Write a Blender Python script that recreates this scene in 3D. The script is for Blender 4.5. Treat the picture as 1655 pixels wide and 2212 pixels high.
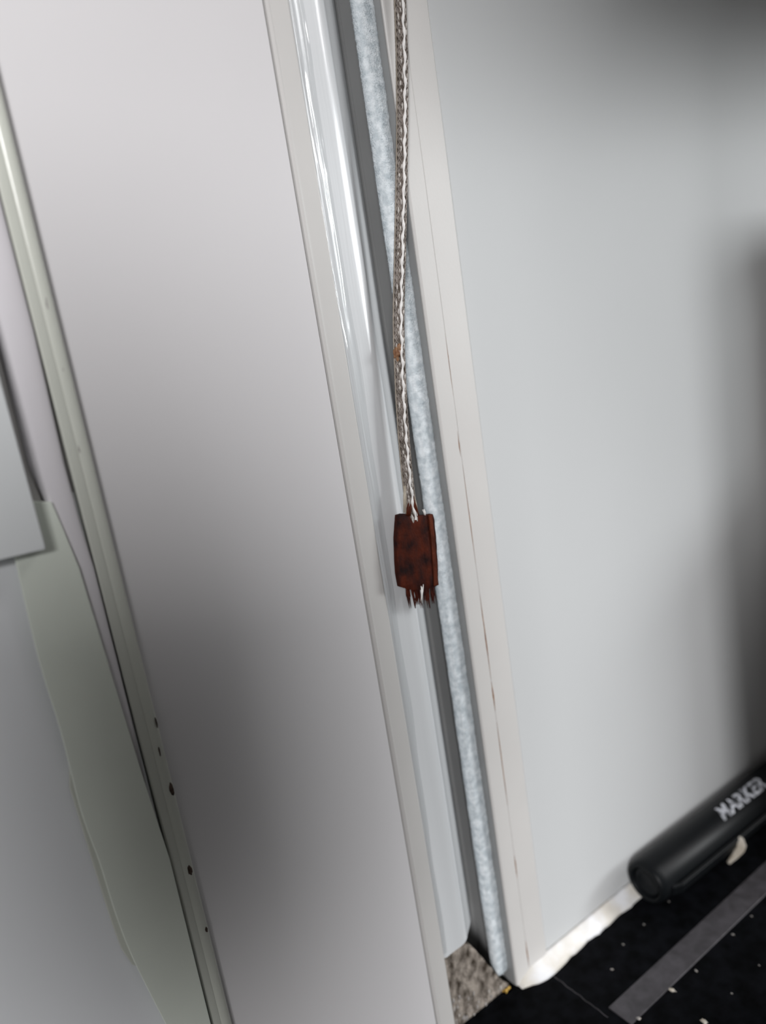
import bpy, bmesh, math, random
from mathutils import Vector, Matrix, noise
random.seed(4)
for o in list(bpy.data.objects): bpy.data.objects.remove(o)
sc = bpy.context.scene
col = sc.collection
MM = 0.001
# ---------------------------------------------------------------- camera
F = 1750.0; CX, CY = 827.5, 1106.0
d = Vector((1916-CX, -(7943-CY), -F)).normalized()       # straight down, seen from the camera
w = Vector((3392-CX, -(250-CY), -F)).normalized()        # along the wall to the right
w = (w - d*w.dot(d)).normalized()
Zc = -d; Xc = w; Yc = Zc.cross(Xc)
ROT = Matrix((Xc, Yc, Zc))                                # camera -> world
EYE = Vector((0, -0.140, 0))
cam_d = bpy.data.cameras.new('camera'); cam = bpy.data.objects.new('camera', cam_d); col.objects.link(cam)
cam.matrix_world = Matrix.Translation(EYE) @ ROT.to_4x4()
cam_d.sensor_fit = 'HORIZONTAL'; cam_d.sensor_width = 6.4; cam_d.lens = 6.4*F/1655
cam_d.clip_start = 0.005; cam_d.clip_end = 20
cam_d.dof.use_dof = True; cam_d.dof.focus_distance = 0.166; cam_d.dof.aperture_fstop = cam_d.lens/2.6
sc.camera = cam
def at(u, v, y):                                          # point in the plane y (mm in front of/behind the wall face)
    r = ROT @ Vector((u-CX, -(v-CY), -F)); t = (y*MM-EYE.y)/r.y
    return EYE + r*t
def atz(u, v, z):
    r = ROT @ Vector((u-CX, -(v-CY), -F)); t = z*MM/r.z
    return EYE + r*t
ZS = -181.6                                               # height of the black sill
# ---------------------------------------------------------------- light
sc.view_settings.view_transform = 'Standard'; sc.view_settings.look = 'None'
sc.view_settings.gamma = 1; sc.view_settings.exposure = 0.0; sc.view_settings.use_curve_mapping = False
W = bpy.data.worlds.new('room_light'); sc.world = W; W.use_nodes = True
bg = W.node_tree.nodes['Background']; bg.inputs[0].default_value = (1.0, 0.97, 0.955, 1); bg.inputs[1].default_value = 0.22
def area(name, loc, aim, sx, sy, power, color):
    L = bpy.data.lights.new(name, 'AREA'); L.shape = 'RECTANGLE'; L.size = sx; L.size_y = sy
    L.energy = power; L.color = color
    o = bpy.data.objects.new(name, L); col.objects.link(o); o.location = loc
    o.rotation_euler = (Vector(aim)-Vector(loc)).to_track_quat('-Z', 'Y').to_euler()
    return o
K_KEY, K_SIDE, K_HI = 1.02, 0.74, 1.2
area('window_light', (-0.70, -1.05, 0.35), (0.08, 0, -0.05), 0.28, 0.32, 17*K_KEY, (1.0, 0.985, 0.99))
area('side_window_light', (0.78, -0.56, 0.42), (0.1, 0, 0.02), 0.17, 0.80, 3.6*K_HI, (1.0, 0.98, 0.98))
area('low_window_light', (1.28, -0.74, 0.14), (0.18, 0, -0.1), 0.32, 0.30, 13.0*K_SIDE, (0.96, 0.99, 1.0))
# ---------------------------------------------------------------- materials
def mat(name, c, rough=0.45, metal=0.0, coat=0.0, var=0.03, vs=30, bump=0.02, bs=900, trans=0, ior=1.45, stretch=None, c2=None, spec=0.5):
    m = bpy.data.materials.new(name); m.use_nodes = True; n = m.node_tree.nodes; l = m.node_tree.links
    b = n['Principled BSDF']; b.inputs['Roughness'].default_value = rough; b.inputs['Metallic'].default_value = metal
    b.inputs['Coat Weight'].default_value = coat; b.inputs['Coat Roughness'].default_value = 0.12
    b.inputs['Transmission Weight'].default_value = trans; b.inputs['IOR'].default_value = ior
    b.inputs['Specular IOR Level'].default_value = spec
    tc = n.new('ShaderNodeTexCoord'); mp = n.new('ShaderNodeMapping'); l.new(tc.outputs['Object'], mp.inputs[0])
    if stretch: mp.inputs['Scale'].default_value = stretch
    nz = n.new('ShaderNodeTexNoise'); nz.inputs['Scale'].default_value = vs; nz.inputs['Detail'].default_value = 6; l.new(mp.outputs[0], nz.inputs[0])
    cr = n.new('ShaderNodeValToRGB'); l.new(nz.outputs[0], cr.inputs[0])
    if c2 is None: lo = [x*(1-var) for x in c]; hi = [min(1, x*(1+var)) for x in c]
    else: lo = c; hi = c2
    cr.color_ramp.elements[0].position = 0.35; cr.color_ramp.elements[1].position = 0.65
    cr.color_ramp.elements[0].color = (*lo, 1); cr.color_ramp.elements[1].color = (*hi, 1)
    l.new(cr.outputs[0], b.inputs['Base Color'])
    if bump:
        n2 = n.new('ShaderNodeTexNoise'); n2.inputs['Scale'].default_value = bs; n2.inputs['Detail'].default_value = 3; l.new(mp.outputs[0], n2.inputs[0])
        bp = n.new('ShaderNodeBump'); bp.inputs['Strength'].default_value = bump; bp.inputs['Distance'].default_value = 0.001
        l.new(n2.outputs[0], bp.inputs['Height']); l.new(bp.outputs[0], b.inputs['Normal'])
    return m
M = {}
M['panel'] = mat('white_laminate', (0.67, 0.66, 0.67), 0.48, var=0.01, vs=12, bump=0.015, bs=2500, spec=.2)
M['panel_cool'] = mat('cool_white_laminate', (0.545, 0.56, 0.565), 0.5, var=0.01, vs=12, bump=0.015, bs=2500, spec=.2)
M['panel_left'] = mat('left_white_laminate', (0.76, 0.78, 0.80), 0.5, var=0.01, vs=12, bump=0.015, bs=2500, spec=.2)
M['trim'] = mat('cream_trim', (0.585, 0.575, 0.56), 0.45, var=0.02, vs=40, bump=0.02, bs=1500)
M['trim_grey'] = mat('grey_channel_lining', (0.28, 0.285, 0.285), 0.5, var=0.05, vs=60)
M['profile'] = mat('satin_aluminium', (0.70, 0.72, 0.735), 0.28, metal=0.12, coat=0.35, var=0.05, vs=120, bump=0.04, bs=1400, stretch=(1, 1, 0.03))
M['pile'] = mat('pale_blue_grey_pile', (0.54, 0.60, 0.635), 0.95, c2=(0.80, 0.85, 0.88), vs=650, bump=0.3, bs=2500, spec=0.1)
M['frame'] = mat('grey_green_paint', (0.62, 0.64, 0.58), 0.2, var=0.02, vs=30, bump=0.02, bs=1200)
M['tube'] = mat('white_plastic_tube', (0.76, 0.74, 0.77), 0.28, var=0.02, vs=30)
M['board'] = mat('painted_board', (0.78, 0.83, 0.75), 0.5, var=0.03, vs=35, bump=0.03, bs=700)
M['block'] = mat('white_block_plastic', (0.80, 0.83, 0.84), 0.5, var=0.01)
M['sill'] = mat('black_sill', (0.001, 0.0012, 0.0015), 0.65, c2=(0.004, 0.0045, 0.006), vs=260, bump=0.1, bs=1800, spec=0.05)
M['strip'] = mat('dull_grey_metal', (0.045, 0.042, 0.046), 0.45, metal=0.2, c2=(0.075, 0.07, 0.078), vs=300, bump=0.1, bs=1500)
M['bead'] = mat('white_sealant', (0.80, 0.81, 0.83), 0.3, c2=(0.66, 0.63, 0.57), vs=150, bump=0.15, bs=300)
M['cord_dark'] = mat('brown_grey_braid', (0.10, 0.08, 0.065), 0.45, c2=(0.25, 0.215, 0.19), vs=600, bump=0.1, bs=3000)
M['cord_light'] = mat('pale_braid', (0.50, 0.47, 0.44), 0.35, var=0.1, vs=500)
M['cord_core'] = mat('white_thread', (0.80, 0.78, 0.76), 0.4, var=0.04, vs=500)
M['sheath'] = mat('tan_sheath', (0.40, 0.35, 0.28), 0.3, var=0.1, vs=500)
M['leather'] = mat('rust_brown_leather', (0.014, 0.006, 0.006), 0.75, c2=(0.075, 0.014, 0.006), vs=340, bump=0.25, bs=1900, stretch=(1, 1, 0.7), spec=0.12)
M['leather_edge'] = mat('orange_brown_leather', (0.055, 0.012, 0.005), 0.6, c2=(0.10, 0.022, 0.009), vs=500, bump=0.2, spec=0.15)
M['rust'] = mat('rust_stain', (0.14, 0.05, 0.02), 0.7, c2=(0.30, 0.17, 0.09), vs=900)
M['foam'] = mat('dirty_foam', (0.045, 0.035, 0.026), 0.9, c2=(0.34, 0.30, 0.26), vs=520, bump=0.8, bs=1200, stretch=(1, 1, 0.55), spec=0.1)
M['foam_yellow'] = mat('yellow_foam', (0.42, 0.25, 0.05), 0.8, c2=(0.55, 0.36, 0.10), vs=600, bump=0.4, spec=0.1)
M['black_plastic'] = mat('black_plastic', (0.005, 0.006, 0.007), 0.42, var=0.1, vs=100, bump=0.01, spec=.16)
M['print'] = mat('white_print', (0.55, 0.57, 0.62), 0.4, var=0.25, vs=500)
M['flake'] = mat('cream_flake', (0.45, 0.40, 0.32), 0.6, c2=(0.66, 0.62, 0.55), vs=400, bump=0.2)
M['crumb'] = mat('grey_crumb', (0.22, 0.21, 0.21), 0.6, c2=(0.45, 0.42, 0.38), vs=800, bump=0.2)
M['grime'] = mat('brown_grime', (0.030, 0.018, 0.012), 0.8, c2=(0.09, 0.06, 0.045), vs=900)
M['scuff'] = mat('grey_scuff', (0.26, 0.25, 0.24), 0.7, c2=(0.42, 0.40, 0.38), vs=900)
M['dark'] = mat('dark_blocker', (0.03, 0.028, 0.026), 0.6)
M['brown'] = mat('brown_blocker', (0.42, 0.30, 0.24), 0.6)
m = bpy.data.materials.new('clear_film'); m.use_nodes = True; n = m.node_tree.nodes; l = m.node_tree.links; n.remove(n['Principled BSDF'])
tr = n.new('ShaderNodeBsdfTransparent'); tr.inputs[0].default_value = (.985, .99, .99, 1); gl = n.new('ShaderNodeBsdfGlossy'); gl.inputs['Roughness'].default_value = 0.12
lw = n.new('ShaderNodeLayerWeight'); lw.inputs[0].default_value = 0.25
fr = n.new('ShaderNodeMapRange'); fr.inputs[3].default_value = 0.07; fr.inputs[4].default_value = 0.45; l.new(lw.outputs['Facing'], fr.inputs[0]); mx = n.new('ShaderNodeMixShader'); l.new(fr.outputs[0], mx.inputs[0]); l.new(tr.outputs[0], mx.inputs[1]); l.new(gl.outputs[0], mx.inputs[2])
l.new(mx.outputs[0], n['Material Output'].inputs[0]); M['clear'] = m
# ---------------------------------------------------------------- helpers
def obj(name, bm, m, parent=None, smooth=False, bevel=0, seg=3):
    me = bpy.data.meshes.new(name); bmesh.ops.recalc_face_normals(bm, faces=bm.faces); bm.to_mesh(me); bm.free()
    me.materials.append(m)
    if smooth:
        for p in me.polygons: p.use_smooth = True
    o = bpy.data.objects.new(name, me); col.objects.link(o)
    if parent: o.parent = parent
    if bevel:
        b = o.modifiers.new('bevel', 'BEVEL'); b.width = bevel*MM; b.segments = seg; b.limit_method = 'ANGLE'; b.angle_limit = 0.6
        for p in me.polygons: p.use_smooth = True
        b.harden_normals = True
    return o
def struct(o, label=None):
    o['kind'] = 'structure'
    if label: o['label'] = label
    return o
def tag(o, label, cat, group=None):
    o['label'] = label; o['category'] = cat
    if group: o['group'] = group
    return o
def empty(name, loc):
    o = bpy.data.objects.new(name, None); o.empty_display_size = 0.005; col.objects.link(o); o.location = loc
    return o
def box(bm, x0, x1, y0, y1, z0, z1):
    v = [bm.verts.new((x*MM, y*MM, z*MM)) for x in (x0, x1) for y in (y0, y1) for z in (z0, z1)]
    for f in ((0,1,3,2),(4,6,7,5),(0,4,5,1),(2,3,7,6),(0,2,6,4),(1,5,7,3)): bm.faces.new([v[i] for i in f])
def prism(pts, y0, y1):
    """closed prism: pts are world points in the plane y0; the back ring is pushed straight back to y1 (mm)"""
    bm = bmesh.new()
    a = [bm.verts.new((p.x, y0*MM, p.z)) for p in pts]; b = [bm.verts.new((p.x, y1*MM, p.z)) for p in pts]
    bm.faces.new(a); bm.faces.new(b[::-1]); n = len(a)
    for i in range(n): bm.faces.new((a[i], a[(i+1) % n], b[(i+1) % n], b[i]))
    return bm
def extr(profile, z0, z1, nz=1, closed=False, jig=0):
    """vertical extrusion of an (x, y) mm profile"""
    bm = bmesh.new(); rings = []
    for k in range(nz+1):
        z = z0+(z1-z0)*k/nz
        rings.append([bm.verts.new(((x+jig*noise.noise(Vector((x*.3, y*.3, z*.15))))*MM, (y+jig*noise.noise(Vector((x*.3+9, y*.3, z*.15))))*MM, z*MM)) for x, y in profile])
    n = len(profile)
    for a, b in zip(rings, rings[1:]):
        for i in range(n if closed else n-1): bm.faces.new((a[i], a[(i+1) % n], b[(i+1) % n], b[i]))
    if closed: bm.faces.new(rings[0]); bm.faces.new(rings[-1][::-1])
    return bm
def tube(bm, pts, rad, ns=8, flat=1.0, cap=True):
    n = len(pts); rings = []
    for i, p in enumerate(pts):
        t = (pts[min(i+1, n-1)]-pts[max(i-1, 0)]).normalized()
        a = t.cross(Vector((0, 1, 0)));
        if a.length < 1e-4: a = t.cross(Vector((1, 0, 0)))
        a.normalize(); b = a.cross(t).normalized(); r = rad[i] if isinstance(rad, (list, tuple)) else rad
        rings.append([bm.verts.new(p + a*(r*math.cos(2*math.pi*k/ns)) + b*(r*flat*math.sin(2*math.pi*k/ns))) for k in range(ns)])
    for q, s in zip(rings, rings[1:]):
        for k in range(ns): bm.faces.new((q[k], q[(k+1) % ns], s[(k+1) % ns], s[k]))
    if cap: bm.faces.new(rings[0]); bm.faces.new(rings[-1][::-1])
def blob(bm, c, r, s=(1, 1, 1), sub=2, rough=0.25, seed=0, rot=None):
    g = bmesh.ops.create_icosphere(bm, subdivisions=sub, radius=1.0)
    for v in g['verts']:
        k = 1+rough*noise.noise(v.co*1.6+Vector((seed*3.1, seed, 0)))*1.6
        q = Vector((v.co.x*s[0], v.co.y*s[1], v.co.z*s[2]))*k*r
        if rot: q = rot @ q
        v.co = q+c
TOP = 130
# ---------------------------------------------------------------- the right wall, trims and channel
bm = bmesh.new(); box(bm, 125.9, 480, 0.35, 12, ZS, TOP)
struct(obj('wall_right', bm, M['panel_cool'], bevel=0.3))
bm = bmesh.new(); box(bm, -260, 86.4, 0.0, 1.3, ZS, TOP)
lp = empty('sliding_panel', (0.04, 0.0006, ZS*MM)); tag(lp, 'large smooth white panel left of the channel, shaded at its lower left', 'panel')
o = obj('face_panel', bm, M['panel'], bevel=0.2); 
def under(o, p): o.parent = p; o.matrix_parent_inverse = Matrix.Translation(-p.location); return o
under(o, lp)
bm = extr([(87.0, 1.3), (87.0, 0.25), (87.25, 0.0), (87.55, -0.12), (87.9, 0.0), (88.1, 0.02), (91.6, 0.02), (91.95, 0.15), (92.05, 0.5), (92.05, 1.3)], ZS, TOP, closed=True)
under(obj('edge_trim', bm, M['trim']), lp)['label'] = 'cream edge strip with a fine raised lip'
# right trim: inner lip that returns into the channel, outer flat strip
bm = extr([(113.6, 9.0), (113.6, 0.1), (113.8, -0.12), (114.1, -0.2), (118.35, -0.2), (118.45, -0.12), (118.45, 9.0)], ZS, TOP, closed=True)
struct(obj('trim_1', bm, M['trim']))
bm = extr([(118.52, 9.0), (118.52, -0.1), (118.62, -0.2), (125.2, -0.2), (125.8, 0.3), (125.85, 0.6), (125.85, 9.0)], ZS, TOP, closed=True)
struct(obj('trim_2', bm, M['trim']))
bm = bmesh.new(); box(bm, 113.3, 113.55, 0.35, 9.0, ZS+.2, TOP)
struct(obj('trim_3', bm, M['trim_grey']))
# hollow behind the channel
bm = extr([(90, 14.5), (90, 14.0), (113.2, 14.0), (113.2, 9.05), (130, 9.05), (130, 14.5)], ZS-1, TOP, closed=True)
struct(obj('trim_4', bm, M['trim_grey']))
# rounded profile that fills the left of the channel
prof = [(90.3, 2.2), (90.8, 1.55), (92.2, 1.1), (92.7, 0.72), (93.1, 0.58), (93.6, 0.62), (94.2, 0.72), (95.0, 0.72), (97.3, 0.72)]
for k in range(17):
    a = math.radians(k*48/16); prof.append((97.9+5.0*math.sin(a), 0.72+5.0*(1-math.cos(a))))
prof += [(103.4, 3.7), (105.4, 5.3), (107.3, 7.2), (109.2, 10.0), (111, 13.0), (111, 13.9), (90.3, 13.9)]
bm = extr(prof, -158.5, TOP, closed=True)
o = obj('channel_profile', bm, M['profile'], smooth=True)
e = o.modifiers.new('split', 'EDGE_SPLIT'); e.split_angle = math.radians(40)
tag(o, 'rounded satin aluminium profile running down the channel behind the cord', 'profile')
# crumpled clear film over the profile's left edge
bm = bmesh.new(); nx, nz = 26, 320; g = []
for j in range(nz+1):
    z = TOP-(TOP+157)*j/nz; row = []
    fade = min(1, max(0.12, (z+118)/150))
    for i in range(nx+1):
        s = i/nx; wd = (5.0 if z > -25 else 5.0+(z+25)*0.02)*(1+.25*noise.noise(Vector((3, 0, z*.05))))
        x = 91.6+s*wd*0.72
        ridge = abs(noise.noise(Vector((s*3.2+z*.02, z*.035, 1.7))))
        y = 0.55-0.55*fade*(1-ridge*2.2)*math.sin(math.pi*min(1, s*1.3))*1.0-0.06*noise.noise(Vector((s*9, z*.25, 5)))
        row.append(bm.verts.new((x*MM, min(y, .8)*MM, z*MM)))
    g.append(row)
for a, b in zip(g, g[1:]):
    for i in range(nx): bm.faces.new((a[i], a[i+1], b[i+1], b[i]))
o = obj('plastic_film', bm, M['clear'], smooth=True)
tag(o, 'crumpled clear plastic film along the left edge of the channel', 'plastic film')
# ---------------------------------------------------------------- pile weather strip
ps = empty('pile_seal', (0.1115, 0.004, ZS*MM+.001)); tag(ps, 'pale blue grey fuzzy pile strip in the channel beside the right trim', 'seal')
pl = []
for k in range(15):
    a = math.pi*2*k/15; q = lambda t: math.copysign(abs(t)**.6, t); pl.append((111.3+2.3*q(math.cos(a)), 3.5+1.6*q(math.sin(a))))
bm = extr(pl, -177, TOP, nz=700, closed=True, jig=0.13)
for v in bm.verts:
    v.co += Vector((noise.noise(v.co*1500), noise.noise(v.co*1500+Vector((7, 0, 0))), 0))*0.00016
under(obj('pile_core', bm, M['pile'], smooth=True), ps)
bm = bmesh.new()
for k in range(26000):
    a = random.uniform(math.radians(150), math.radians(300)); z = random.uniform(-177, 75)
    c = Vector((111.3+2.15*math.cos(a), 3.5+1.6*math.sin(a), z))*MM
    dr = Vector((math.cos(a), math.sin(a), random.uniform(-1.0, .5))).normalized()+Vector((random.gauss(0, .35), random.gauss(0, .35), random.gauss(0, .4)))
    ln = random.uniform(.25, .75)*MM; t = c+dr.normalized()*ln; sd = dr.cross(Vector((random.random(), random.random(), 1))).normalized()*0.035*MM
    bm.faces.new((bm.verts.new(c+sd), bm.verts.new(c-sd), bm.verts.new(t)))
o = under(obj('pile_fibres', bm, M['pile']), ps); o['kind'] = 'stuff'
# ---------------------------------------------------------------- black sill with inlay strip and sealant
bm = bmesh.new(); box(bm, -300, 480, -330, 15, ZS-22, ZS-.02)
struct(obj('floor', bm, M['sill'], bevel=0.3))
bm = bmesh.new(); box(bm, 125.2, 470, -28.4, -21.2, ZS-.6, ZS+.25)
tag(obj('metal_strip', bm, M['strip'], bevel=0.2), 'dull grey metal strip set into the black sill below the pen', 'metal strip')
bm = bmesh.new(); n = 46; pr = []
for i in range(n): 
    s = i/(n-1); x = 122.9+0.35*noise.noise(Vector((s*9, 2, 0))); y = -4.5-18.5*s; pr.append((x, y))
for i in range(n-1):
    (xa, ya), (xb, yb) = pr[i], pr[i+1]; wd = 0.13
    v = [bm.verts.new((p*MM, q*MM, z*MM)) for p, q, z in ((xa-wd, ya, ZS), (xa+wd, ya, ZS), (xb+wd, yb, ZS), (xb-wd, yb, ZS), (xa, ya, ZS+.09), (xb, yb, ZS+.09))]
    bm.faces.new((v[0], v[4], v[5], v[3])); bm.faces.new((v[1], v[2], v[5], v[4]))
struct(obj('trim_5', bm, M['strip']))
bm = bmesh.new(); rings = []
for i in range(150):
    s = i/149; x = 113.9+(330-113.9)*s; r = 3.1+0.5*noise.noise(Vector((x*.22, 0, 0)))+0.25*noise.noise(Vector((x*.9, 3, 0)))
    if x < 130: r += 0.9*math.exp(-((x-124)/5)**2)
    e0 = min(1, (x-113.5)/5.5); h = 2.6*e0+.15*noise.noise(Vector((x*.4, 8, 0))); r *= (.35+.65*e0)
    ring = [(x, 0.34, ZS-.02), (x, 0.34, ZS+h*1.25), (x, -0.3, ZS+h*1.0)]
    for q in (.25, .5, .75): ring.append((x, -0.3-r*q, ZS+h*(1-q)**1.2*.95+.12))
    ring.append((x, -0.3-r-.2, ZS-.02))
    rings.append([bm.verts.new(Vector(p)*MM) for p in ring])
for a, b in zip(rings, rings[1:]):
    m_ = len(a)
    for k in range(m_): bm.faces.new((a[k], a[(k+1) % m_], b[(k+1) % m_], b[k]))
bm.faces.new(rings[0]); bm.faces.new(rings[-1][::-1])
tag(obj('sealant_bead', bm, M['bead'], smooth=True), 'lumpy white sealant bead where the right wall meets the black sill', 'sealant')
# ---------------------------------------------------------------- foam plug at the channel foot
fp = [at(955, 2040, 1.2), at(985, 2043, 1.2), at(1000, 2040, 1.2), at(1020, 2044, 1.2), at(1042, 2068, 1.2), at(1064, 2094, 1.2), at(1085, 2118, 1.2), at(1112, 2142, 1.2), at(1108, 2160, 1.2)]
pts = [p.copy() for p in fp]
pts = [Vector((max(p.x, .0905), p.y, p.z)) for p in pts]
pts += [Vector((.1128, 0, ZS*MM)), Vector((.0905, 0, ZS*MM))]
bm = prism(pts, 1.45, 8.5)
bmesh.ops.triangulate(bm, faces=bm.faces); bmesh.ops.subdivide_edges(bm, edges=bm.edges, cuts=7, use_grid_fill=True)
for v in bm.verts:
    if v.co.z > ZS*MM+.0004:
        v.co += Vector((0, noise.noise(v.co*700), noise.noise(v.co*500+Vector((5, 5, 5)))))*0.0004
fm = empty('foam_plug', (.101, .004, ZS*MM)); tag(fm, 'dirty brown foam plug at the foot of the channel', 'foam plug')
under(obj('foam_body', bm, M['foam'], smooth=True), fm)
bm = bmesh.new(); blob(bm, at(1096, 2146, 1.0), .0013, (.9, .5, 1.5), 3, .6, 2, Matrix.Rotation(-.5, 3, 'Y'))
for v in bm.verts: v.co.z = max(v.co.z, ZS*MM)
under(obj('yellow_patch', bm, M['foam_yellow'], smooth=True), fm)['label'] = 'yellow torn corner of the foam'
bm = bmesh.new()
for k in range(60):
    x = random.uniform(93, 111.5); z = ZS+random.uniform(.3, 9) 
    if z-ZS > 10*(112.5-x)/19: continue
    blob(bm, Vector((x, 1.3, z))*MM, random.uniform(.15, .45)*MM, (1, .5, random.uniform(1, 2.0)), 1, .3, k)
under(obj('grit', bm, M['crumb']), fm)
# ---------------------------------------------------------------- pull cord with leather tab
cy = -1.9
cpx = [(856, -160), (861, -60), (864, 0), (868, 120), (869, 250), (867, 400), (864, 550), (861, 690), (864, 800), (869, 900), (877, 1000), (887, 1090), (893, 1122)]
cpts = [at(u, v, cy-(0.5 if v < 500 else 0)) for u, v in cpx]
def cr_spline(P, n):
    out = []
    for i in range(len(P)-1):
        p0, p1, p2, p3 = P[max(i-1, 0)], P[i], P[i+1], P[min(i+2, len(P)-1)]
        for k in range(n):
            t = k/n; out.append(0.5*((2*p1)+(-p0+p2)*t+(2*p0-5*p1+4*p2-p3)*t*t+(-p0+3*p1-3*p2+p3)*t**3))
    out.append(P[-1]); return out
path = cr_spline(cpts, 40); NP = len(path)
L = [0.0]
for a, b in zip(path, path[1:]): L.append(L[-1]+(b-a).length)
def frame_at(i):
    t = (path[min(i+1, NP-1)]-path[max(i-1, 0)]).normalized(); a = Vector((1, 0, 0)); a = (a-t*a.dot(t)).normalized(); b = a.cross(t)
    if b.y > 0: b = -b
    return a, b
cord = empty('pull_cord', path[-1]); tag(cord, 'braided brown and white cord hanging over the channel, with a frayed rust brown leather tab', 'cord')
HW, HT = 1.3, 0.62                       # half width and thickness of the flat braid, mm
bm = bmesh.new(); tube(bm, path[::4]+[path[-1]], HW*.86*MM, 12, flat=.5); under(obj('braid_core', bm, M['cord_dark'], smooth=True), cord)
def helix(turn, phase, sgn, r, name, m, sc_=1.0):
    bm = bmesh.new(); P = []
    for i in range(0, NP):
        a, b = frame_at(i); th = sgn*2*math.pi*L[i]/turn+phase
        P.append(path[i]+a*(HW*sc_*math.cos(th)*MM)+b*(HT*sc_*math.sin(th)*MM))
    tube(bm, P, r*MM, 5); return under(obj(name, bm, m, smooth=True), cord)
for k in range(7):
    helix(.0105, 2*math.pi*k/7, 1, .17, 'braid_strand', M['cord_dark'])
    helix(.0105, 2*math.pi*k/7+.3, -1, .17, 'braid_strand', M['cord_dark'])
bm = bmesh.new(); P = []
for i in range(NP):
    a, b = frame_at(i); P.append(path[i]+a*((.05+.15*math.sin(L[i]/.0046*2*math.pi)+.07*noise.noise(Vector((L[i]*700, 0, 0))))*MM)+b*(.80*MM))
tube(bm, P, [(.27+.08*math.sin(L[i]/.0023*6.28))*MM for i in range(NP)], 7); under(obj('centre_thread', bm, M['cord_core'], smooth=True), cord)['label'] = 'white zigzag centre thread'
for sx in (-1, 1):
    bm = bmesh.new(); P = []
    for i in range(NP):
        a, b = frame_at(i); P.append(path[i]+a*(sx*(HW+.1+.04*noise.noise(Vector((L[i]*300, sx, 0))))*MM)+b*(.1*MM))
    tube(bm, P, .085*MM, 6); under(obj('edge_thread', bm, M['sheath'], smooth=True), cord)
# small bright specks where light strands surface between the dark ones
bm = bmesh.new()
for i in range(NP):
    if i % 5: continue
    a, b = frame_at(i)
    for sx in (-1, 1):
        if random.random() < .75:
            off = sx*random.choice((.42, .62, .88))*random.uniform(.9, 1.1)-.02
            c = path[i]+a*(off*MM)+b*((.74-.30*abs(off))*MM); t = (path[min(i+1, NP-1)]-path[max(i-1, 0)]).normalized()
            q = t*random.uniform(.45, .95)*MM+a*(-sx*random.uniform(.0, .12))*MM
            tube(bm, [c-q, c-q*.4, c+q*.4, c+q], [.03*MM, .19*MM, .17*MM, .02*MM], 6)
o = under(obj('light_stitches', bm, M['cord_light'], smooth=True), cord); o['kind'] = 'stuff'
bm = bmesh.new(); i0 = min(range(NP), key=lambda i: (path[i]-at(862, 765, cy)).length); a, b = frame_at(i0)
blob(bm, path[i0]+a*(-.95*MM)+b*.3*MM, .0009, (.75, .7, 1.5), 3, .5, 4); blob(bm, path[i0]+a*(-.25*MM)+b*.6*MM+Vector((0, 0, .0011)), .00055, (.8, .6, 2.0), 3, .4, 6)
under(obj('rust_spot', bm, M['rust'], smooth=True), cord)['label'] = 'rust brown stain on the cord'
# leather tab
out = [(857, 1113), (867, 1110), (880, 1110), (893, 1111), (905, 1113), (918, 1112), (932, 1110), (935, 1122), (938, 1160), (941, 1200), (943, 1240), (943.5, 1262), (935, 1267), (928, 1270), (915, 1271), (900, 1274), (885, 1273), (876, 1271), (862, 1267), (857, 1240), (855, 1210), (854.5, 1190), (853.5, 1165), (855, 1140)]
ty = -1.9
bm = prism([at(u, v, ty) for u, v in out], ty-.62, ty+.62)
bmesh.ops.triangulate(bm, faces=bm.faces)
for _ in range(3): bmesh.ops.subdivide_edges(bm, edges=[e for e in bm.edges if e.calc_length() > .0007], cuts=1, use_grid_fill=True); bmesh.ops.triangulate(bm, faces=bm.faces)
for v in bm.verts:
    k = noise.noise(v.co*420)*.00022+noise.noise(v.co*1300)*.00008
    if v.co.y < ty*MM: v.co.y -= k
leather = under(obj('leather_tab', bm, M['leather'], smooth=True), cord); leather.modifiers.new('bevel', 'BEVEL').width = .0001
e = leather.modifiers.new('split', 'EDGE_SPLIT'); e.split_angle = math.radians(50)
bm = prism([at(u, v, ty-.7) for u, v in [(925, 1112), (932.5, 1110), (939, 1170), (943, 1235), (944.5, 1262), (937, 1266), (935.5, 1235), (931, 1170)]], ty-.95, ty-.55)
under(obj('tab_edge', bm, M['leather_edge'], bevel=.12), leather)['label'] = 'orange brown folded edge'
bm = bmesh.new()
for k in range(110):
    u = random.uniform(876, 938); L_ = random.choice((14, 26, 34, 42, 50)) * (1 if u < 930 else .8)
    if 906 < u < 914: continue
    dy = random.uniform(-.4, .4); p0 = at(u, 1264, ty+dy); sl = random.uniform(-.02, .2)
    P = [p0, at(u+L_*sl*.4, 1264+L_*.5, ty+dy), at(u+L_*sl*1.1, 1264+L_, ty+dy-.1)]
    tube(bm, cr_spline(P, 3), [.17*MM, .17*MM, .16*MM, .14*MM, .12*MM, .09*MM, .03*MM], 5, flat=.6)
o = under(obj('frayed_fibres', bm, M['leather'], smooth=True), leather); o['kind'] = 'stuff'
bm = bmesh.new()
for (u, v, u2, v2, r) in ((909, 1266, 912, 1303, .2), (911, 1268, 909, 1300, .16), (914, 1262, 911, 1292, .14), (916, 1100, 919, 1116, .16), (913, 1101, 917, 1114, .1)):
    tube(bm, [at(u, v, ty-.5), at((u+u2)/2+1, (v+v2)/2, ty-.6), at(u2, v2, ty-.5)], [r*MM, r*MM, r*.3*MM], 6)
under(obj('white_fibres', bm, M['cord_core'], smooth=True), leather)['label'] = 'white thread ends poking out'
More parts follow.
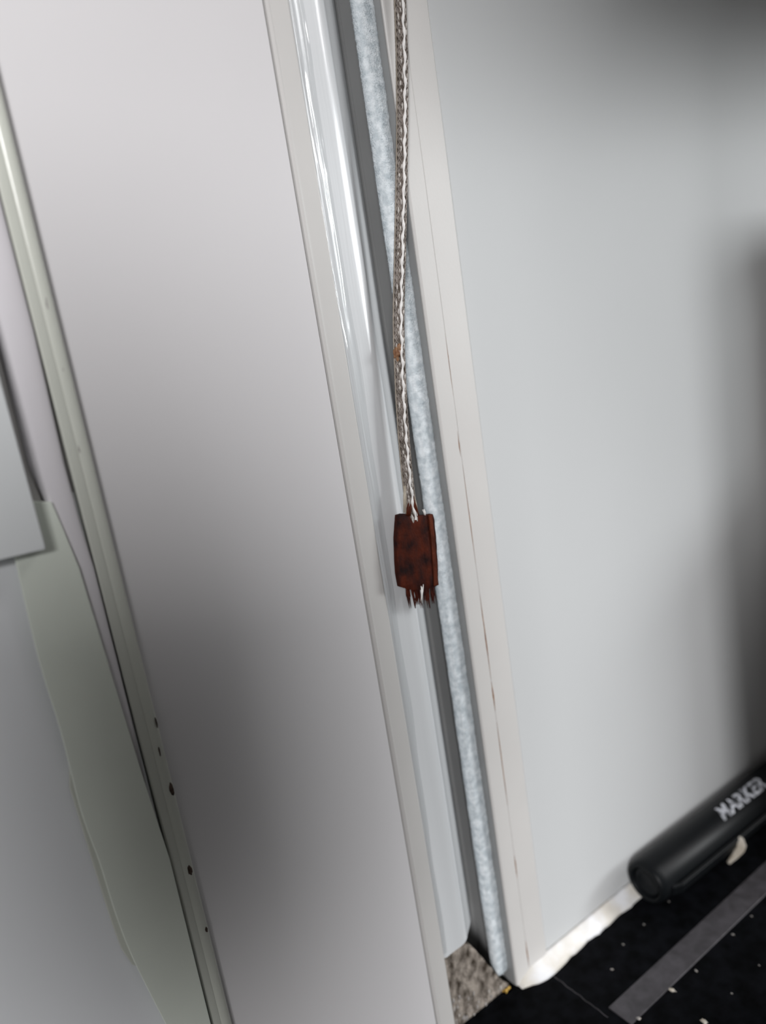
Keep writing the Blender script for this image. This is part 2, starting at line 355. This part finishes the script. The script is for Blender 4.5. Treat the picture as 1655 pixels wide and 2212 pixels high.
# frayed cord end going into the tab
bm = bmesh.new()
for (u, v, u2, v2, r) in ((891, 1062, 898, 1112, .30), (892, 1070, 904, 1114, .22), (888, 1084, 884, 1114, .36), (883, 1085, 879, 1113, .3)):
    tube(bm, [at(u, v, ty-.5), at((u+u2)/2, (v+v2)/2, ty-.65), at(u2, v2, ty-.5)], [r*.4*MM, r*MM, r*MM], 7)
under(obj('rusty_fray', bm, M['leather_edge'], smooth=True), cord)
bm = bmesh.new()
for (u, v, u2, v2, r) in ((873, 1050, 873, 1108, .22), (875, 1040, 877, 1110, .22), (896, 1072, 903, 1113, .18), (889, 1050, 893, 1114, .22)):
    tube(bm, [at(u, v, ty-.3), at((u+u2)/2, (v+v2)/2, ty-.5), at(u2, v2, ty-.45)], [r*.5*MM, r*MM, r*.7*MM], 7)
under(obj('tan_fray', bm, M['sheath'], smooth=True), cord)
# ---------------------------------------------------------------- pen on the sill
PEN_P, PEN_Y, PEN_L = 0.5, -0.9, (160.5, -6.9, ZS+1.4)
pr_ = 6.5; px0 = 166.5; pyc = -7.3; pzc = ZS+pr_+.02
pen = empty('marker_pen', (px0*MM, pyc*MM, ZS*MM)); tag(pen, 'thick black pen with white print lying on the black sill against the wall', 'pen')
def lathe_x(bm, prof, ns=48):
    rings = []
    for x, r in prof: rings.append([bm.verts.new(Vector((x, pyc+r*math.cos(2*math.pi*k/ns), pzc+r*math.sin(2*math.pi*k/ns)))*MM) for k in range(ns)])
    for a, b in zip(rings, rings[1:]):
        for k in range(ns): bm.faces.new((a[k], a[(k+1) % ns], b[(k+1) % ns], b[k]))
    return rings
bm = bmesh.new(); r = lathe_x(bm, [(px0+3.5, 4.7), (px0+.6, 4.7), (px0+.1, 5.0), (px0, 5.4), (px0+.3, 6.0), (px0+1.2, 6.4), (px0+3, 6.5), (px0+60, 6.5), (px0+60.3, 6.2), (px0+61, 6.2), (px0+61.3, 6.5), (px0+125, 6.1), (px0+130, 4.0)]); bm.faces.new(r[0]); bm.faces.new(r[-1])
under(obj('barrel', bm, M['black_plastic'], smooth=True), pen)
bm = bmesh.new(); r = lathe_x(bm, [(px0+3.4, 4.4), (px0+1.4, 4.4), (px0+1.1, 4.2), (px0+1.1, 3.4), (px0+1.6, 3.0), (px0+1.6, .4)]); bm.faces.new(r[0]); bm.faces.new(r[-1])
under(obj('end_plug', bm, M['black_plastic'], smooth=True), pen)
cl = [(px0+4, 0), (px0+7, 1.0), (px0+56, 1.1), (px0+59, .2)]
bm = bmesh.new(); ang = math.radians(190)
for (xa, ha), (xb, hb) in zip(cl, cl[1:]):
    def ring(x, h):
        c = Vector((x, pyc+(6.3+h)*math.cos(ang), pzc+(6.3+h)*math.sin(ang))); t = Vector((0, -math.sin(ang), math.cos(ang))); n_ = Vector((0, math.cos(ang), math.sin(ang)))
        return [bm.verts.new((c+t*p+n_*q)*MM) for p, q in ((-1.8, -.5), (1.8, -.5), (1.5, .6), (-1.5, .6))]
    A = ring(xa, ha); B = ring(xb, hb)
    for k in range(4): bm.faces.new((A[k], A[(k+1) % 4], B[(k+1) % 4], B[k]))
    bm.faces.new(A); bm.faces.new(B)
under(obj('pocket_clip', bm, M['black_plastic'], bevel=.25), pen)
# print: letters wrapped on the barrel
tcu = bpy.data.curves.new('print', 'FONT'); tcu.body = 'MARKER'; tcu.size = 6.2; tcu.shear = .3; tcu.space_character = 1.05; tcu.offset = .16
to = bpy.data.objects.new('print_tmp', tcu); col.objects.link(to); bpy.context.view_layer.update()
me = bpy.data.meshes.new_from_object(to.evaluated_get(bpy.context.evaluated_depsgraph_get())); bpy.data.objects.remove(to)
bm = bmesh.new(); bm.from_mesh(me); bmesh.ops.subdivide_edges(bm, edges=bm.edges, cuts=2)
PRINT_X, PRINT_A = px0+34, 97
for v in bm.verts:
    x, h = v.co.x, v.co.y; a = math.radians(PRINT_A)+(3.4-h)/6.55
    v.co = Vector((PRINT_X+x, pyc+6.55*math.cos(a), pzc+6.55*math.sin(a)))*MM
under(obj('lettering', bm, M['print']), pen)['label'] = 'white printed lettering'
pen.rotation_euler = (0, math.radians(PEN_P), math.radians(PEN_Y)); pen.location = Vector(PEN_L)*MM
# ---------------------------------------------------------------- flake and crumbs on the sill
fl = [atz(u, v, ZS+.3+max(0, (1868-v))/60*8.0) for u, v in ((1589, 1818), (1601, 1808), (1607, 1812), (1613, 1828), (1609, 1840), (1596, 1853), (1577, 1868), (1573, 1864), (1585, 1845), (1594, 1828))]
bm = bmesh.new(); A = [bm.verts.new(p) for p in fl]; B = [bm.verts.new(p+Vector((.0002, .0006, 0))) for p in fl]
bm.faces.new(A); bm.faces.new(B[::-1])
for i in range(len(A)): bm.faces.new((A[i], A[(i+1) % len(A)], B[(i+1) % len(A)], B[i]))
tag(obj('paint_flake', bm, M['flake'], bevel=.15), 'curved cream flake leaning against the underside of the pen', 'flake')
crumbs = [(1445, 1947, 3.0, 'small pale crumb just below the end of the pen'), (1624, 1979, 3.5, 'pale crumb just below the right part of the metal strip'), (1583, 2019, 4.5, 'grey crumb below the middle of the metal strip'),
 (1504, 2097, 5, 'pale narrow crumb right of the largest strip-side crumb'), (1452, 2139, 8.5, 'largest pale crumb touching the lower edge of the metal strip'), (1520, 2206, 10, 'cream crumb at the bottom edge, right of the strip end'),
 (1380, 2200, 7, 'grey crumb beside the lower left end of the metal strip'), (1322, 2094, 4, 'dim speck between the seam and the metal strip'), (1347, 2040, 3.5, 'dim speck halfway between sealant and strip'),
 (1391, 1997, 3, 'faint speck on the sill left of the pen end'), (1581, 2146, 3, 'tiny faint speck right of the pale narrow crumb'), (1640, 2085, 2.6, 'tiny speck near the right edge below the strip')]
for k, (u, v, s, lab) in enumerate(crumbs):
    c = atz(u, v, ZS+s*.03); bm = bmesh.new(); r = s*.125*.55
    blob(bm, Vector((0, 0, 0)), r*MM, (.7, 1.25, .55), 2, .6, k+2, Matrix.Rotation(random.uniform(-.5, .5), 3, 'Z'))
    lo = min(v_.co.z for v_ in bm.verts); c.z = ZS*MM-lo-.00004
    o = obj('crumb', bm, M['crumb'] if s < 8 else M['flake']); o.location = c; tag(o, lab, 'crumb', 'crumbs scattered on the black sill')
# faint scratches on right trim seam (grime in the seam)
bm = bmesh.new()
for (z0, z1, x, wd) in ((-62, -38, 118.45, .10), (-92, -70, 118.5, .17), (-101, -93, 118.52, .24), (-128, -104, 118.5, .15), (-150, -143, 118.5, .2), (-178.5, -170, 118.5, .2), (-36, -30, 118.2, .12), (-22, -8, 118.4, .07)):
    P = [Vector((x+.07*noise.noise(Vector((z0, q*2.1, 0))), -.2, z0+(z1-z0)*q/8))*MM for q in range(9)]
    tube(bm, P, [wd*MM*max(.15, math.sin(math.pi*q/8))*(.7+.6*random.random()) for q in range(9)], 5, flat=.3)
struct(obj('trim_6', bm, M['rust']))
# ---------------------------------------------------------------- left assembly: post, rounded bead, board, back panel, block
PF = -1.9
bm = extr([(33.5, -.02), (33.5, PF+.3), (33.75, PF+.05), (35.0, PF), (35.3, PF+.15), (35.6, PF-.08), (36.4, PF-.08), (37.0, PF+.12), (37.35, PF+.5), (37.5, PF+1.0), (37.55, -.02)], ZS+.02, TOP, closed=True)
post = empty('frame_post', (.0353, -.0015, ZS*MM)); tag(post, 'narrow grey green upright beside the large white panel, with small nail holes', 'frame post')
o = obj('post_body', bm, M['frame'], smooth=True); e = o.modifiers.new('s', 'EDGE_SPLIT'); e.split_angle = math.radians(38); under(o, post)
for (u, v, sx, sz) in ((371, 1706, .42, 1.3), (410, 1880, .45, 1.0), (446, 2008, .25, .6), (344, 1622, .2, 1.1), (338, 1560, .12, .9)):
    p = at(u, v, PF); bm = bmesh.new(); blob(bm, Vector((0, 0, 0)), MM, (sx, .22, sz), 3, .3, v)
    for q in bm.verts: q.co += Vector((min(p.x, .0371), (PF+.02)*MM, p.z))
    under(obj('nail_hole', bm, M['grime'], smooth=True), post)
for (u, v, sx, sz) in ((101, 655, .25, 1.8), (136, 800, .2, 1.5), (172, 970, .2, .6)):
    p = at(u, v, PF); bm = bmesh.new(); blob(bm, Vector((0, 0, 0)), MM, (sx, .08, sz), 3, .5, v)
    for q in bm.verts: q.co += Vector((min(max(p.x, .0338), .0362), PF*MM, p.z))
    under(obj('scuff_mark', bm, M['scuff'], smooth=True), post)
def taper(rows, y0, depth, ns=14, bulge=1.0):
    """rows: (left point, right point); the section is a half ellipse bulging towards the viewer"""
    bm = bmesh.new(); R = []
    for a, b in rows:
        r = []
        for k in range(ns+1):
            t = math.pi*k/ns; s = .5-.5*math.cos(t)
            r.append(bm.verts.new((a.x+(b.x-a.x)*s, (y0-bulge*math.sin(t)*min(1, abs(b.x-a.x)/.004))*MM, a.z+(b.z-a.z)*s)))
        r.append(bm.verts.new((b.x, (y0+depth)*MM, b.z))); r.append(bm.verts.new((a.x, (y0+depth)*MM, a.z)))
        R.append(r)
    for a, b in zip(R, R[1:]):
        m_ = len(a)
        for k in range(m_): bm.faces.new((a[k], a[(k+1) % m_], b[(k+1) % m_], b[k]))
    bm.faces.new(R[0]); bm.faces.new(R[-1][::-1]); return bm
yb = -1.7
rows = []
for (l, r, v) in ((-190, -95, 0), (-78, 8, 430), (-8, 76, 720), (60, 138, 1000), (117, 173, 1130), (166, 203, 1226), (200, 231, 1340), (236, 259, 1452), (270, 285, 1560), (310, 314, 1690)):
    rows.append((at(l, v, yb), at(r, v, yb)))
rows = [(a, Vector((min(b.x, .0332), b.y, b.z))) for a, b in rows]
tag(obj('rounded_bead', taper(rows, yb, 1.6, bulge=.8), M['tube'], smooth=True), 'white rounded bead tapering downward between the post and the grey green board', 'bead')
yd = -2.9
bp_ = [(-30, 1150), (30, 1080), (112, 1085), (130, 1126), (171, 1226), (240, 1452), (306, 1668), (342, 1779), (372, 1854), (456, 2212), (500, 2400), (440, 2400), (358, 2212), (292, 2081), (252, 1980), (216, 1865), (176, 1754), (131, 1578), (85, 1427), (35, 1216)]
def clampx(p, mx): return Vector((min(p.x, mx), p.y, max(p.z, (ZS+.5)*MM)))
le = [Vector((u, v, 0)) for u, v in bp_[12:]]+[Vector((28, 1180, 0))]
bp_ = bp_[:12]+[(p.x, p.y) for p in cr_spline(le, 5)]
bm = prism([clampx(at(u, v, yd), .0332) for u, v in bp_], yd, yd+.9)
tag(obj('grey_green_board', bm, M['board'], bevel=.15), 'wide grey green painted board leaning below the white block', 'board')
bm = prism([at(u, v, -1.9) for u, v in ((150, 1650), (215, 1850), (255, 1960), (295, 2075), (300, 2090), (286, 2085), (262, 2050), (240, 1990), (205, 1880), (150, 1700))], -1.9, -1.25)
tag(obj('board_lip', bm, M['frame'], bevel=.25), 'thin painted lip ending in a point beside the grey green board', 'lip')
bm = bmesh.new(); box(bm, -200, 33.3, -1.1, -.02, ZS+.02, -22.0)
struct(obj('wall_left', bm, M['panel_left'], bevel=.3))
bm = prism([at(u, v, -1.6) for u, v in ((-220, 0), (-90, 430), (-12, 720), (62, 1000), (140, 1215), (60, 1215), (20, 1000), (-60, 720), (-160, 400), (-300, 0))], -1.6, -.1)
struct(obj('trim_7', bm, M['trim'], bevel=.3))
BY = -6
c = at(100, 1187, BY); bm = bmesh.new(); box(bm, -60, c.x*1000, BY, -3.0, c.z*1000, 140)
for v in bm.verts:                                       # slightly out of square, its lower edge sloping up to the left
    if v.co.z < 0 and v.co.x < 0: v.co.z += 0.004
blk = obj('white_block', bm, M['block'], bevel=.25)
tag(blk, 'white square edged block at the left edge, above the grey green board', 'block')
# ---------------------------------------------------------------- light blockers added out of frame, only to cast shade on the scene
def lathe_z(name, x, y, prof, m, label, cat, ns=48):
    bm = bmesh.new(); rings = [[bm.verts.new(Vector((x+r*math.cos(2*math.pi*k/ns), y+r*math.sin(2*math.pi*k/ns), z))*MM) for k in range(ns)] for r, z in prof]
    for a, b in zip(rings, rings[1:]):
        for k in range(ns): bm.faces.new((a[k], a[(k+1) % ns], b[(k+1) % ns], b[k]))
    bm.faces.new(rings[0]); bm.faces.new(rings[-1]); return tag(obj(name, bm, m, smooth=True), label, cat)
lathe_z('bottle_blocker', 308, -42, [(34, ZS), (39, ZS+2), (39, -80), (36, -72), (18, -62), (11.5, -54), (10, -5), (12, -4), (12, 8), (9, 10)], M['brown'], 'added bottle-shaped light blocker, out of view on the black sill by the right wall', 'light blocker')  # added out of view to cast the stepped shade on the right wall
lathe_z('globe_blocker', -121, -232, [(26, ZS), (28, ZS+5), (6, ZS+12), (5, -62), (8, -52), (16, -44), (29, -26), (37, 0), (39, 26), (34, 48), (24, 64), (8, 72)], M['dark'], 'added globe-shaped light blocker on a thin stem, out of view behind the camera', 'ornament')  # unseen globe shape added to throw the soft shade at lower left
lathe_z('jar_blocker', 170, -110, [(30, ZS), (38, ZS+5), (42, -60), (42, 70), (28, 88), (20, 92)], M['dark'], 'added jar-shaped light blocker, out of view at the front right of the black sill', 'jar')  # added jar shape that keeps side light off the left panel
bm = bmesh.new(); box(bm, 225, 440, -100, 0.2, 112, 116)
sh = empty('shelf_blocker', (.25, 0, .112)); tag(sh, 'added light blocker shaped as a shelf with a front lip, out of view above the pen', 'shelf')  # unseen overhead blocker, added to darken the upper right wall
under(obj('blocker_top', bm, M['trim'], bevel=.5), sh)
bm = bmesh.new(); box(bm, 225, 440, -100, -96.5, 60, 111.9)
under(obj('blocker_lip', bm, M['trim'], bevel=.5), sh)
bm = prism([Vector((x*MM, 0, z*MM)) for x, z in ((-72, ZS-22), (130, ZS-22), (130, 300), (-142, 300), (-142, 150), (-72, 85))], -336, -331.5)
tag(obj('board_blocker', bm, M['dark'], bevel=.5), 'added dark light blocker, upright and unseen behind the camera at the front edge of the sill', 'board')  # added to cut the key light towards the right wall
